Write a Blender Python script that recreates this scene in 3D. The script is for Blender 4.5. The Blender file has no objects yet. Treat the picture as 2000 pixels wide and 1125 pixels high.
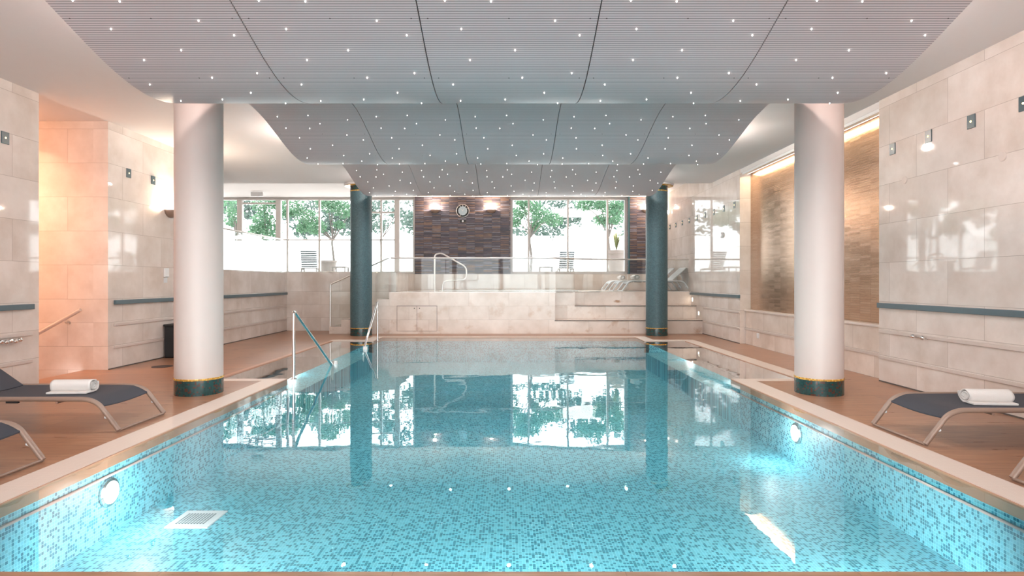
import bpy, math, random
from mathutils import Vector, Matrix
PI = math.pi
random.seed(7)
C = bpy.context.scene.collection
S = bpy.context.scene

# ------------------------------------------------------------------ camera, world, light, exposure
cam = bpy.data.objects.new('camera', bpy.data.cameras.new('camera'))
C.objects.link(cam); S.camera = cam
cam.location = (0, 0, 1.5); cam.rotation_euler = (PI/2, 0, 0)
cam.data.sensor_width = 36; cam.data.lens = 1150/2000*36
cam.data.shift_x = 0.003; cam.data.shift_y = -0.00575
cam.data.clip_end = 300

wd = bpy.data.worlds.new('daylight'); S.world = wd; wd.use_nodes = True
wn = wd.node_tree.nodes; wn['Background'].inputs[0].default_value = (0.93, 0.98, 1.0, 1)
wn['Background'].inputs[1].default_value = 3.9

S.view_settings.view_transform = 'Standard'; S.view_settings.look = 'None'
S.view_settings.gamma = 1; S.view_settings.use_curve_mapping = False
S.view_settings.exposure = 1.06
S.cycles.max_bounces = 10; S.cycles.diffuse_bounces = 5; S.cycles.glossy_bounces = 5
S.cycles.transparent_max_bounces = 16; S.cycles.transmission_bounces = 6
S.cycles.caustics_reflective = False; S.cycles.caustics_refractive = False
S.cycles.sample_clamp_indirect = 4.0

def lamp(name, kind, loc, energy, color=(1, 1, 1), rot=(0, 0, 0), size=0.1, size_y=None, spot=None, parent=None):
    d = bpy.data.lights.new(name, kind); d.energy = energy; d.color = color
    if kind == 'AREA':
        d.size = size
        if size_y: d.shape = 'RECTANGLE'; d.size_y = size_y
    elif kind in ('POINT', 'SPOT'):
        d.shadow_soft_size = size
        if spot: d.spot_size = spot; d.spot_blend = .8
    elif kind == 'SUN': d.angle = size
    o = bpy.data.objects.new(name, d); C.objects.link(o); o.location = loc; o.rotation_euler = rot
    if parent: o.parent = parent
    return o

lamp('sun', 'SUN', (0, 30, 20), 2.0, (1, .97, .9), (math.radians(-28), math.radians(-24), 0), math.radians(2))
# portals that guide the sky's light through the far windows and the added back openings
for nm, loc, rx, sx_, sy_ in (('portal_far', (-3.2, 22.4, 3.2), -PI/2, 17.5, 2.9), ('portal_back', (-.5, -5.3, 2.25), PI/2, 12.4, 3.5)):
    po = lamp(nm, 'AREA', loc, 1, rot=(rx, 0, 0), size=sx_, size_y=sy_); po.data.cycles.is_portal = True
# lamps standing on top of the ceiling waves, washing the ceiling
for lx in (-3.3, 3.3):
    lamp('ceiling_wash', 'POINT', (lx*1.06, 10.9, 4.0), 80, (1, .86, .76), size=.06)
    lamp('ceiling_wash', 'POINT', (lx, 6.2, 3.85), 40, (1, .84, .78), size=.06)
    lamp('ceiling_wash', 'POINT', (lx, 15.3, 4.02), 25, (1, .9, .84), size=.06)
    lamp('ceiling_wash', 'POINT', (lx, 1.5, 3.8), 55, (1, .84, .78), size=.06)
# added spots under the ceiling panels, brightening the pool floor beyond the star lights
for wy_, wz_ in ((6.2, 3.44), (10.8, 3.68), (15.2, 3.78)):
    for k_ in range(5):
        lamp('pool_fill_spot', 'SPOT', ((k_-2)*1.52, wy_, wz_), 46, (1, .97, .95), size=.03, spot=math.radians(165))
# downlight in the stairwell
lamp('stairwell_light', 'AREA', (-9.2, 9.1, 4.1), 80, (1, .58, .37), (0, math.radians(18), 0), .9)

# ------------------------------------------------------------------ object helpers
def tag(o, label=None, cat=None, group=None, kind=None):
    if label: o['label'] = label
    if cat: o['category'] = cat
    if group: o['group'] = group
    if kind: o['kind'] = kind
    return o
def empty(name, loc, label, cat, group=None, rz=0):
    o = bpy.data.objects.new(name, None); C.objects.link(o); o.location = loc; o.rotation_euler = (0, 0, rz)
    o.empty_display_size = .1
    return tag(o, label, cat, group)
def copy_tree(o, parent=None):
    c = o.copy(); C.objects.link(c); c.parent = parent
    for ch in [x for x in o.children]: copy_tree(ch, c)
    return c

class MB:
    def __init__(s): s.v = []; s.f = []; s.sm = []
    def face(s, pts, sm=False):
        n = len(s.v); s.v += [tuple(p) for p in pts]; s.f.append(list(range(n, n+len(pts)))); s.sm.append(sm); return s
    def box(s, x0, x1, y0, y1, z0, z1):
        n = len(s.v)
        s.v += [(x0,y0,z0),(x1,y0,z0),(x1,y1,z0),(x0,y1,z0),(x0,y0,z1),(x1,y0,z1),(x1,y1,z1),(x0,y1,z1)]
        for q in ((0,3,2,1),(4,5,6,7),(0,1,5,4),(1,2,6,5),(2,3,7,6),(3,0,4,7)):
            s.f.append([n+i for i in q]); s.sm.append(False)
        return s
    def grid(s, P, closed_u=False, sm=True):
        n = len(s.v); R = len(P); K = len(P[0])
        for r in P: s.v += [tuple(p) for p in r]
        for i in range(R-1):
            for j in range(K if closed_u else K-1):
                j2 = (j+1) % K
                s.f.append([n+i*K+j, n+i*K+j2, n+(i+1)*K+j2, n+(i+1)*K+j]); s.sm.append(sm)
        return s
    def tube(s, pts, r, seg=12, caps=True, closed=False):
        pts = [Vector(p) for p in pts]; rings = []
        m = len(pts); up = None
        rad = r if isinstance(r, (list, tuple)) else [r]*m
        for i, p in enumerate(pts):
            a = pts[i-1] if i > 0 else (pts[-1] if closed else p); b = pts[i+1] if i < m-1 else (pts[0] if closed else p)
            t = (b-a).normalized()
            if up is None:
                up = Vector((0, 0, 1)) if abs(t.z) < .9 else Vector((0, 1, 0))
                up = (up - t*up.dot(t)).normalized()
            else: up = (up - t*up.dot(t)).normalized()
            w = t.cross(up)
            rings.append([p + (up*math.cos(2*PI*k/seg) + w*math.sin(2*PI*k/seg))*rad[i] for k in range(seg)])
        if closed: rings.append(rings[0])
        s.grid(rings, True)
        if caps and not closed: s.face(rings[0][::-1]); s.face(rings[-1])
        return s
    def lathe(s, prof, cx=0, cy=0, cz=0, seg=32, axis='z', caps=True):
        rings = []
        for r, z in prof:
            row = []
            for k in range(seg):
                a = 2*PI*k/seg; u, v = r*math.cos(a), r*math.sin(a)
                if axis == 'z': row.append((cx+u, cy+v, cz+z))
                elif axis == 'x': row.append((cx+z, cy+u, cz+v))
                else: row.append((cx+u, cy+z, cz+v))
            rings.append(row)
        s.grid(rings, True)
        if caps: s.face(rings[0][::-1]); s.face(rings[-1])
        return s
    def build(s, name, mat, parent=None, bevel=0, fix=True):
        me = bpy.data.meshes.new(name); me.from_pydata(s.v, [], s.f); me.update()
        me.polygons.foreach_set('use_smooth', s.sm)
        if fix:
            import bmesh
            bm = bmesh.new(); bm.from_mesh(me); bmesh.ops.remove_doubles(bm, verts=bm.verts, dist=1e-5)
            bmesh.ops.recalc_face_normals(bm, faces=bm.faces)
            for e in bm.edges:
                if len(e.link_faces) == 2 and e.calc_face_angle(0) > .7: e.smooth = False
            bm.to_mesh(me); bm.free()
        o = bpy.data.objects.new(name, me); C.objects.link(o)
        if mat: me.materials.append(mat)
        if parent: o.parent = parent
        if bevel:
            b = o.modifiers.new('bevel', 'BEVEL'); b.width = bevel; b.segments = 2; b.limit_method = 'ANGLE'
        return o
def struct(name, mb, mat, bevel=0):
    o = mb.build(name, mat, None, bevel); o['kind'] = 'structure'; return o
def thing(name, mb, mat, label, cat, group=None, bevel=0, kind=None):
    return tag(mb.build(name, mat, None, bevel), label, cat, group, kind)
def arc(pts, n=5, r=.06):
    """round the corners of a polyline"""
    pts = [Vector(p) for p in pts]; out = [pts[0]]
    for i in range(1, len(pts)-1):
        a, b, c = pts[i-1], pts[i], pts[i+1]
        d1 = (a-b); d2 = (c-b); q = min(r, d1.length*.45, d2.length*.45)
        p0 = b + d1.normalized()*q; p1 = b + d2.normalized()*q
        for k in range(n+1):
            t = k/n; out.append(p0*(1-t)**2 + b*2*t*(1-t) + p1*t*t)
    out.append(pts[-1]); return out

# ------------------------------------------------------------------ material helpers
class N:
    def __init__(s, name):
        s.m = bpy.data.materials.new(name); s.m.use_nodes = True; s.t = s.m.node_tree; s.n = s.t.nodes
        s.p = s.n['Principled BSDF']; s.out = s.n['Material Output']; s._o = None; s._g = None
    def a(s, kind, **k):
        nd = s.n.new(kind)
        for a, v in k.items(): setattr(nd, a, v)
        return nd
    def l(s, a, b): s.t.links.new(a, b)
    def put(s, sock, v):
        if isinstance(v, bpy.types.NodeSocket): s.l(v, sock)
        elif isinstance(v, (tuple, list)) and len(v) == 3 and sock.type == 'RGBA': sock.default_value = (*v, 1)
        else: sock.default_value = v
    def math(s, op, a, b=0, c=None):
        nd = s.a('ShaderNodeMath', operation=op); s.put(nd.inputs[0], a); s.put(nd.inputs[1], b)
        if c is not None: s.put(nd.inputs[2], c)
        return nd.outputs[0]
    def mix(s, f, a, b, bt='MIX'):
        nd = s.a('ShaderNodeMix', data_type='RGBA', blend_type=bt)
        s.put(nd.inputs[0], f); s.put(nd.inputs[6], a); s.put(nd.inputs[7], b); return nd.outputs[2]
    def pos(s):
        if not s._g:
            g = s.a('ShaderNodeNewGeometry'); x = s.a('ShaderNodeSeparateXYZ'); s.l(g.outputs['Position'], x.inputs[0]); s._g = (g, x)
        return s._g[1].outputs
    def posv(s): s.pos(); return s._g[0].outputs['Position']
    def comb(s, x, y, z=0):
        nd = s.a('ShaderNodeCombineXYZ'); s.put(nd.inputs[0], x); s.put(nd.inputs[1], y); s.put(nd.inputs[2], z); return nd.outputs[0]
    def noise(s, v, scale, detail=3, rough=.5):
        nd = s.a('ShaderNodeTexNoise'); s.l(v, nd.inputs['Vector']); nd.inputs['Scale'].default_value = scale
        nd.inputs['Detail'].default_value = detail; nd.inputs['Roughness'].default_value = rough; return nd.outputs['Fac']
    def white(s, v):
        nd = s.a('ShaderNodeTexWhiteNoise', noise_dimensions='3D'); s.l(v, nd.inputs['Vector']); return nd.outputs['Value']
    def ramp(s, f, stops):
        nd = s.a('ShaderNodeValToRGB'); s.l(f, nd.inputs[0]); e = nd.color_ramp.elements
        while len(e) < len(stops): e.new(.5)
        for i, (p, c) in enumerate(stops):
            e[i].position = p; e[i].color = (*c, 1) if len(c) == 3 else c
        return nd.outputs[0]
    def vscale(s, v, sc):
        nd = s.a('ShaderNodeVectorMath', operation='MULTIPLY'); s.l(v, nd.inputs[0]); nd.inputs[1].default_value = sc; return nd.outputs[0]
    def bump(s, h, strength=.3, dist=.01):
        nd = s.a('ShaderNodeBump'); s.l(h, nd.inputs['Height']); nd.inputs['Strength'].default_value = strength
        nd.inputs['Distance'].default_value = dist; s.l(nd.outputs[0], s.p.inputs['Normal'])
    def set(s, col=None, rough=None, metal=None, spec=None, emit=None, estr=None):
        p = s.p.inputs
        if col is not None: s.put(p['Base Color'], col)
        if rough is not None: s.put(p['Roughness'], rough)
        if metal is not None: s.put(p['Metallic'], metal)
        if spec is not None: s.put(p['Specular IOR Level'], spec)
        if emit is not None: s.put(p['Emission Color'], emit); s.put(p['Emission Strength'], estr)
        return s.m

def simple(name, col, rough=.5, metal=0, spec=.5, vary=.04, scale=6, **k):
    n = N(name); f = n.noise(n.posv(), scale, 3)
    a = tuple(max(0, c*(1-vary)) for c in col); b = tuple(min(1, c*(1+vary)) for c in col)
    return n.set(n.mix(f, a, b), rough, metal, spec, **k)
def emis(name, col, st):
    n = N(name); return n.set(col, .5, emit=col, estr=st)

def stone(name, ax, base=(.79, .72, .675), rough=.09, tile=1.16, stain=.25, top=None, spec=.5):
    """polished limestone in courses; ax = 'x' when the wall runs along x, 'y' when it runs along y"""
    n = N(name); P = n.pos(); u = P[0] if ax == 'x' else P[1]; z = P[2]
    lo = n.math('DIVIDE', z, .4033); hi = n.math('ADD', n.math('DIVIDE', n.math('SUBTRACT', z, 1.21), .5817), 3)
    sel = n.math('GREATER_THAN', z, 1.21)
    w = n.math('ADD', n.math('MULTIPLY', lo, n.math('SUBTRACT', 1, sel)), n.math('MULTIPLY', hi, sel))
    row = n.math('FLOOR', w); fr = n.math('FRACT', w)
    hgt = n.math('ADD', n.math('MULTIPLY', n.math('SUBTRACT', 1, sel), .4033), n.math('MULTIPLY', sel, .5817))
    ed = n.math('MULTIPLY', n.math('MINIMUM', fr, n.math('SUBTRACT', 1, fr)), hgt)
    uu = n.math('DIVIDE', n.math('ADD', u, n.math('MULTIPLY', n.math('MODULO', row, 2), tile/2)), tile)
    fu = n.math('FRACT', uu); eu = n.math('MULTIPLY', n.math('MINIMUM', fu, n.math('SUBTRACT', 1, fu)), tile)
    d = n.math('MINIMUM', ed, eu); joint = n.math('LESS_THAN', d, .0028)
    tid = n.comb(n.math('FLOOR', uu), row, 3.3); rnd = n.white(tid)
    sh = n.a('ShaderNodeVectorMath', operation='ADD'); n.l(n.posv(), sh.inputs[0])
    n.l(n.comb(n.math('MULTIPLY', rnd, 17), 0, n.math('MULTIPLY', rnd, 9)), sh.inputs[1])
    c1 = n.noise(sh.outputs[0], 1.4, 6, .6); c2 = n.noise(sh.outputs[0], 14, 4, .65)
    lt = tuple(min(1, c*1.13) for c in base); dk = (base[0]*.84, base[1]*.78, base[2]*.73)
    col = n.mix(n.ramp(c1, [(.35, (0, 0, 0)), (.68, (1, 1, 1))]), dk, lt)
    col = n.mix(n.math('MULTIPLY', c2, .35), col, base)
    col = n.mix(n.math('MULTIPLY', rnd, .30), col, (base[0]*.88, base[1]*.85, base[2]*.83))
    if name == 'limestone_platform':      # the rust-brown blotch on the upper riser
        dx = n.math('DIVIDE', n.math('SUBTRACT', P[0], 3.36), .27); dz = n.math('DIVIDE', n.math('SUBTRACT', P[2], .90), .085)
        dd = n.math('ADD', n.math('ADD', n.math('MULTIPLY', dx, dx), n.math('MULTIPLY', dz, dz)), n.math('MULTIPLY', n.noise(n.posv(), 9, 4), 1.3))
        col = n.mix(n.ramp(dd, [(.55, (.85, .85, .85)), (1, (0, 0, 0))]), col, (.40, .20, .09))
    if stain:
        st = n.ramp(n.noise(n.posv(), 2.1, 5, .6), [(.56, (0, 0, 0)), (.74, (1, 1, 1))])
        low = n.ramp(n.math('DIVIDE', z, 1.3), [(0, (1, 1, 1)), (1, (.12, .12, .12))])
        col = n.mix(n.math('MULTIPLY', n.math('MULTIPLY', st, low), stain), col, (.47, .26, .14))
    col = n.mix(n.math('MULTIPLY', joint, .55), col, (.30, .22, .18))
    r = n.math('ADD', n.math('MULTIPLY', c2, .03), rough-.07)
    n.set(col, r, spec=spec); n.bump(n.math('SUBTRACT', 1, joint), .15, .002)
    return n.m

def mosaic(name, axes, size, light, dark, frac=.3, grout=(.6, .8, .82), rough=.15, groutw=.09, offset=True, vary=.5, spec=.5):
    n = N(name); P = n.pos(); ix = {'x': 0, 'y': 1, 'z': 2}
    u = n.math('DIVIDE', P[ix[axes[0]]], size); v = n.math('DIVIDE', P[ix[axes[1]]], size)
    cu, cv = n.math('FLOOR', u), n.math('FLOOR', v)
    fu, fv = n.math('FRACT', u), n.math('FRACT', v)
    g = n.math('MAXIMUM', n.math('LESS_THAN', n.math('MINIMUM', fu, n.math('SUBTRACT', 1, fu)), groutw),
               n.math('LESS_THAN', n.math('MINIMUM', fv, n.math('SUBTRACT', 1, fv)), groutw))
    idv = n.comb(cu, cv, 1.7); r = n.white(idv); r2 = n.white(n.comb(cu, cv, 8.1))
    if isinstance(frac, float):
        dk = n.math('LESS_THAN', r, frac)
    l2 = tuple(c*(1-vary*.35) for c in light); d2 = tuple(min(1, c*(1+vary)) for c in dark)
    col = n.mix(dk, n.mix(r2, l2, light), n.mix(r2, dark, d2))
    col = n.mix(g, col, grout)
    n.set(col, rough, spec=spec); n.bump(n.math('ADD', n.math('SUBTRACT', 1, g), n.math('MULTIPLY', n.noise(n.posv(), 55, 2), 1.6)), .35, .004)
    return n.m

M = {}
M['wall_y'] = stone('limestone_along_y', 'y')
M['wall_x'] = stone('limestone_along_x', 'x')
M['plat'] = stone('limestone_platform', 'x', base=(.80, .71, .65), rough=.3, stain=.95)
M['plat_y'] = stone('limestone_platform_side', 'y', base=(.80, .71, .65), rough=.3, stain=.4)
M['niche'] = stone('limestone_niche', 'y', base=(.80, .70, .63), rough=.2)
M['plaster'] = simple('white_plaster', (.74, .70, .69), .7, vary=.015, spec=.3)
M['colpaint'] = simple('column_plaster', (.60, .51, .475), .45, vary=.02)
M['darkteal'] = simple('teal_paint', (.035, .105, .125), .3, vary=.1)
M['railteal'] = simple('slate_teal_rail', (.10, .15, .175), .35, vary=.08)
M['trimw'] = simple('pale_stone_trim', (.66, .57, .52), .3, vary=.03)
M['chrome'] = simple('polished_steel', (.78, .76, .75), .14, 1, vary=.02)
M['brushed'] = simple('brushed_steel', (.72, .68, .65), .28, 1, vary=.04)
M['gold'] = mosaic('gold_mosaic', 'xz', .022, (.85, .48, .08), (.65, .32, .03), .4, (.35, .2, .05), .25)
M['teal_mosaic'] = None
M['white'] = simple('white_metal', (.82, .82, .82), .4, vary=.01)
M['frame'] = simple('window_frame_grey', (.62, .58, .56), .4, vary=.02)
M['black'] = simple('black_plastic', (.012, .013, .014), .45, vary=.1)
M['slate'] = simple('slate_plate', (.045, .085, .10), .35, vary=.08)
M['led'] = emis('star_light', (1, .98, .93), 4)
M['warmdot'] = emis('warm_dot', (1, .72, .35), 2.2)
M['poollamp'] = emis('pool_lamp_glow', (.95, 1, 1), 12)
M['steplamp'] = emis('step_lamp_glow', (1, .86, .66), 8)
M['cove'] = emis('cove_glow', (1, .85, .74), 2.2)
M['sconceglow'] = emis('sconce_glow', (1, .88, .74), 16)
M['taupe'] = simple('taupe_frame', (.30, .205, .16), .38, .15, vary=.04)
M['pale_frame'] = simple('pale_grey_frame', (.68, .68, .69), .35, .3, vary=.03)
M['clip'] = simple('clear_plastic', (.8, .82, .84), .15, vary=.02)
M['wood'] = simple('bleached_wood', (.12, .10, .09), .6, vary=.15, scale=20)
M['terracotta'] = simple('pale_terracotta', (.14, .11, .095), .7, vary=.08)
M['bark'] = simple('bark', (.09, .075, .065), .8, vary=.2, scale=20)
M['whitewall'] = simple('white_render', (.9, .9, .9), .8, vary=.02)
M['paving'] = simple('pale_paving', (.75, .74, .72), .7, vary=.05, scale=2)
M['niche_cap'] = simple('ledge_stone', (.80, .70, .64), .25, vary=.02)
M['drain_dark'] = simple('drain_dark', (.06, .035, .03), .6)
M['spawhite'] = simple('white_acrylic', (.85, .85, .84), .2, vary=.01)
M['brown_rim'] = simple('brown_pool_edge', (.50, .25, .15), .3, vary=.12, scale=9)
M['pinkline'] = simple('pale_pipe', (.75, .55, .5), .25, .2)

def fabric(name, col, col2, sc=260, rough=.75):
    n = N(name); P = n.a('ShaderNodeTexCoord').outputs['Object']
    w = n.a('ShaderNodeTexWave', wave_type='BANDS', bands_direction='X'); n.l(P, w.inputs[0]); w.inputs['Scale'].default_value = sc
    f = n.noise(P, 300, 2); n.set(n.mix(f, col, col2), rough); n.bump(n.math('ADD', w.outputs['Fac'], f), .25, .001); return n.m
M['mesh'] = fabric('dark_sling_fabric', (.030, .034, .048), (.055, .058, .075))
M['mesh_pale'] = fabric('pale_sling_fabric', (.42, .43, .44), (.5, .51, .52))
n = N('towel_terry'); f = n.noise(n.a('ShaderNodeTexCoord').outputs['Object'], 220, 3, .7)
n.set(n.mix(f, (.74, .68, .64), (.88, .84, .81)), .95, spec=.1); n.bump(f, .9, .004); M['towel'] = n.m

# column base mosaics: cylindrical coordinates
def colmosaic(name, light, dark, size, frac, grout, rough=.18):
    n = N(name); tc = n.a('ShaderNodeTexCoord'); x = n.a('ShaderNodeSeparateXYZ'); n.l(tc.outputs['Object'], x.inputs[0])
    an = n.math('DIVIDE', n.math('ARCTAN2', x.outputs[1], x.outputs[0]), size/.3)
    v = n.math('DIVIDE', x.outputs[2], size); fu, fv = n.math('FRACT', an), n.math('FRACT', v)
    g = n.math('MAXIMUM', n.math('LESS_THAN', fu, .1), n.math('LESS_THAN', fv, .1))
    r = n.white(n.comb(n.math('FLOOR', an), n.math('FLOOR', v), 2)); r2 = n.white(n.comb(n.math('FLOOR', an), n.math('FLOOR', v), 5))
    c = n.mix(n.math('LESS_THAN', r, frac), n.mix(r2, light, tuple(q*.55 for q in light)), dark)
    n.set(n.mix(g, c, grout), rough); return n.m
M['colbase'] = colmosaic('dark_teal_mosaic', (.018, .085, .085), (.10, .035, .022), .021, .22, (.035, .05, .05))
M['colring'] = colmosaic('gold_ring_mosaic', (.80, .42, .06), (.95, .6, .15), .021, .3, (.3, .16, .04), .25)
M['coltall'] = colmosaic('teal_column_mosaic', (.075, .145, .17), (.055, .115, .135), .021, .35, (.08, .145, .16), .5)

# pool mosaics
LT, DK, GR = (.19, .68, .80), (.012, .20, .29), (.33, .80, .89)
M['pool_floor'] = mosaic('pool_mosaic_floor', 'xy', .026, LT, DK, .38, GR, .42, .07, spec=.3)
M['pool_side'] = mosaic('pool_mosaic_side', 'yz', .026, LT, DK, .38, GR, .42, .07, spec=.3)
M['pool_end'] = mosaic('pool_mosaic_end', 'xz', .026, LT, DK, .38, GR, .42, .07, spec=.3)

# deck: large travertine tiles with long grain
n = N('brown_travertine_floor'); P = n.pos()
gr = n.noise(n.vscale(n.posv(), (1.0, 9.0, 1)), 2.2, 8, .62); gr2 = n.noise(n.posv(), .55, 3)
c = n.ramp(gr, [(.30, (.22, .10, .055)), (.5, (.40, .20, .11)), (.72, (.56, .335, .215))])
c = n.mix(n.math('MULTIPLY', gr2, .5), c, (.40, .20, .12))
tu, tv = n.math('DIVIDE', P[0], 1.2), n.math('DIVIDE', P[1], .6)
tu = n.math('ADD', tu, n.math('MULTIPLY', n.math('MODULO', n.math('FLOOR', tv), 2), .5))
r = n.white(n.comb(n.math('FLOOR', tu), n.math('FLOOR', tv), 1)); c = n.mix(n.math('MULTIPLY', r, .4), c, (.25, .115, .065))
fu, fv = n.math('FRACT', tu), n.math('FRACT', tv)
g = n.math('MAXIMUM', n.math('LESS_THAN', fu, .004), n.math('LESS_THAN', fv, .008))
c = n.mix(n.math('MULTIPLY', g, .6), c, (.16, .08, .05))
n.set(c, n.math('ADD', n.math('MULTIPLY', gr, .16), .22), spec=.5); n.bump(gr, .08, .004); M['deck'] = n.m

# overflow grate: cream plastic bars
def grate(name, ax):
    n = N(name); P = n.pos(); u = n.math('FRACT', n.math('DIVIDE', P[ax], .016)); v = n.math('FRACT', n.math('DIVIDE', P[1-ax], .06))
    s = n.math('MULTIPLY', n.math('LESS_THAN', u, .22), n.math('GREATER_THAN', v, .08))
    n.set(n.mix(n.math('MULTIPLY', s, .38), (.74, .62, .545), (.36, .27, .225)), .45); n.bump(n.math('SUBTRACT', 1, s), .4, .003); return n.m
M['grate_y'] = grate('grate_bars_along_side', 1); M['grate_x'] = grate('grate_bars_along_end', 0)

# perforated slat ceiling panels
n = N('slatted_ceiling_panel'); P = n.pos()
u = n.math('FRACT', n.math('DIVIDE', P[1], .0255)); s = n.math('LESS_THAN', u, .25)
wv = n.noise(n.vscale(n.posv(), (.6, 1.2, 1)), 1.2, 4)
c = n.mix(n.math('MULTIPLY', wv, .4), (.72, .61, .62), (.80, .71, .715)); c = n.mix(n.math('MULTIPLY', s, .72), c, (.10, .075, .08))
n.set(c, .42, spec=.4); n.bump(n.math('SUBTRACT', 1, s), .5, .006); M['slat'] = n.m

# gold and brown glass tile of the niche
def stacktile(name, ax, tw, th, cols, rough, metal, bumpd, ratio=.5, gd=.35):
    n = N(name); P = n.pos(); u = n.math('DIVIDE', P[ax], tw); cu = n.math('FLOOR', u)
    v = n.math('DIVIDE', n.math('ADD', P[2], n.math('MULTIPLY', n.white(n.comb(cu, 3, 1)), th*.8)), th); cv = n.math('FLOOR', v)
    r = n.white(n.comb(cu, cv, 4)); fv = n.math('FRACT', v); fu = n.math('FRACT', u)
    g = n.math('MAXIMUM', n.math('LESS_THAN', fv, .07), n.math('LESS_THAN', fu, .012))
    gr = n.noise(n.vscale(n.posv(), (2, 2, 40)), 3, 4)
    c = n.ramp(n.math('ADD', n.math('MULTIPLY', r, 1-ratio), n.math('MULTIPLY', gr, ratio)), cols)
    n.set(n.mix(g, c, tuple(q*gd for q in cols[0][1])), n.math('ADD', n.math('MULTIPLY', r, .06), rough), metal)
    n.bump(n.math('SUBTRACT', gr, g), .5, bumpd); return n.m
M['goldtile'] = stacktile('bronze_glass_tile', 1, .29, .04, [(.2, (.50, .33, .225)), (.55, (.54, .36, .25)), (.85, (.58, .40, .29))], .17, .8, .002, .35, .55)
M['slatebrick'] = stacktile('multicolour_slate_strip', 0, .315, .030, [(.12, (.02, .03, .05)), (.30, (.13, .10, .12)), (.42, (.03, .035, .055)), (.55, (.28, .17, .12)), (.66, (.06, .055, .08)), (.78, (.26, .25, .30)), (.9, (.10, .07, .07))], .3, 0, .008, .35)
# whole tiles share one outline colour by column; strips of slate vary more finely

def glassmat(name, tint, ior, rough=0.0, bump=None, boost=1.0, base=0.0):
    n = N(name); n.n.remove(n.p)
    tr = n.a('ShaderNodeBsdfTransparent'); tr.inputs[0].default_value = (*tint, 1)
    gl = n.a('ShaderNodeBsdfGlossy'); gl.inputs['Roughness'].default_value = rough; gl.inputs[0].default_value = (1, 1, 1, 1)
    fr = n.a('ShaderNodeFresnel'); fr.inputs[0].default_value = ior
    mx = n.a('ShaderNodeMixShader')
    f = n.math('MINIMUM', n.math('ADD', n.math('MULTIPLY', fr.outputs[0], boost), base), 1.0)
    n.l(f, mx.inputs[0]); n.l(tr.outputs[0], mx.inputs[1]); n.l(gl.outputs[0], mx.inputs[2]); n.l(mx.outputs[0], n.out.inputs[0])
    if bump:
        b = n.a('ShaderNodeBump'); h = n.math('ADD', n.noise(n.vscale(n.posv(), (.7, 1, 1)), 1.1, 2), n.math('MULTIPLY', n.noise(n.posv(), 7, 2), .06))
        n.l(h, b.inputs['Height']); b.inputs['Strength'].default_value = bump[0]; b.inputs['Distance'].default_value = bump[1]
        n.l(b.outputs[0], gl.inputs['Normal']); n.l(b.outputs[0], fr.inputs['Normal'])
    return n.m
M['water'] = glassmat('pool_water', (.88, .985, 1), 1.43, .012, (.5, .008))
M['glass'] = glassmat('clear_glass', (.97, .99, .985), 1.45, 0, None, .35)
M['winglass'] = glassmat('window_glass', (.985, .99, .99), 1.3, 0, None, .6)

def leafmat(name, a, b):
    n = N(name); oi = n.a('ShaderNodeNewGeometry').outputs['Random Per Island']
    n.set(n.mix(oi, a, b), .5); n.p.inputs['Transmission Weight'].default_value = 0
    n.p.inputs['Subsurface Weight'].default_value = 0
    tl = n.a('ShaderNodeBsdfTranslucent'); n.l(n.mix(oi, a, b), tl.inputs[0]); mx = n.a('ShaderNodeMixShader'); mx.inputs[0].default_value = .5
    n.l(n.p.outputs[0], mx.inputs[1]); n.l(tl.outputs[0], mx.inputs[2]); n.l(mx.outputs[0], n.out.inputs[0]); return n.m
M['leaf'] = leafmat('green_leaves', (.035, .10, .05), (.11, .21, .12))
M['leaf_pale'] = leafmat('pale_leaves', (.04, .075, .06), (.09, .125, .105))
M['leaf_yel'] = leafmat('palm_leaves', (.10, .12, .04), (.18, .18, .08))

# ------------------------------------------------------------------ room shell
XL, XR, ZC, ZU, YB, YE = -6.85, 5.62, 4.25, 4.65, -5.0, 22.0
XW = 3.45                      # half width of the water
WZ = -.012                     # water level
Y0, YN, YA, YF = 3.05, 9.13, 15.0, 15.97   # near edge, alcove start, alcove end, far edge
XA = 4.5
# deck as one mesh of slabs
d = MB()
G = .3
zt, zb = 0, -.08
def slab(x0, x1, y0, y1): d.box(x0, x1, y0, y1, zb, zt)
slab(XL-.4, XR+.6, YB, Y0)                       # behind and under the camera
slab(XL-.0, -XW-G, Y0, YN-.2); slab(XW+G, XR+.6, Y0, YN-.2)
slab(XL, -XA-.08, YN-.2, YA+G); slab(XA+.28, XR+.6, YN-.2, YA+G)
slab(XL, XR+.6, YA+G+.0, YF+.0) if False else None
slab(XL, -XW-G, YA+G, YF+.25); slab(XW+G, XR+.6, YA+G, YF+.25)
slab(XL, XR+.6, YF+.25, 18.3)
slab(-7.25, XL, 8.6, 10.06)
struct('floor', d, M['deck'])
# brown fill that carries the grates
def grate_obj(x0, x1, y0, y1, m, label):
    return thing('overflow_grate', MB().box(x0, x1, y0, y1, -.05, .003), m, label, 'pool grate', 'overflow grates round the pool')
grate_obj(-XW-G, -XW, Y0, YN, M['grate_y'], 'long cream overflow grate beside the left loungers')
grate_obj(XW, XW+G, Y0, YN, M['grate_y'], 'long cream overflow grate beside the right loungers')
grate_obj(-XA-.08, -XW-G, YN-.2, YN, M['grate_x'], 'short cream grate behind the left white column')
grate_obj(XW+G, XA+.28, YN-.2, YN, M['grate_x'], 'short cream grate behind the right white column')
grate_obj(XA, XA+.28, YN, YA+G, M['grate_y'], 'cream overflow grate along the right-hand pool bay below the bronze tile niche')
grate_obj(-XA-.08, -XW, YA, YA+G, M['grate_x'], 'cream grate in front of the left teal column')
grate_obj(XW, XA, YA, YA+G, M['grate_x'], 'cream grate in front of the right teal column')
grate_obj(-XW-G, XW+G, YF, YF+.25, M['grate_x'], 'cream grate along the far end of the pool')
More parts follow.
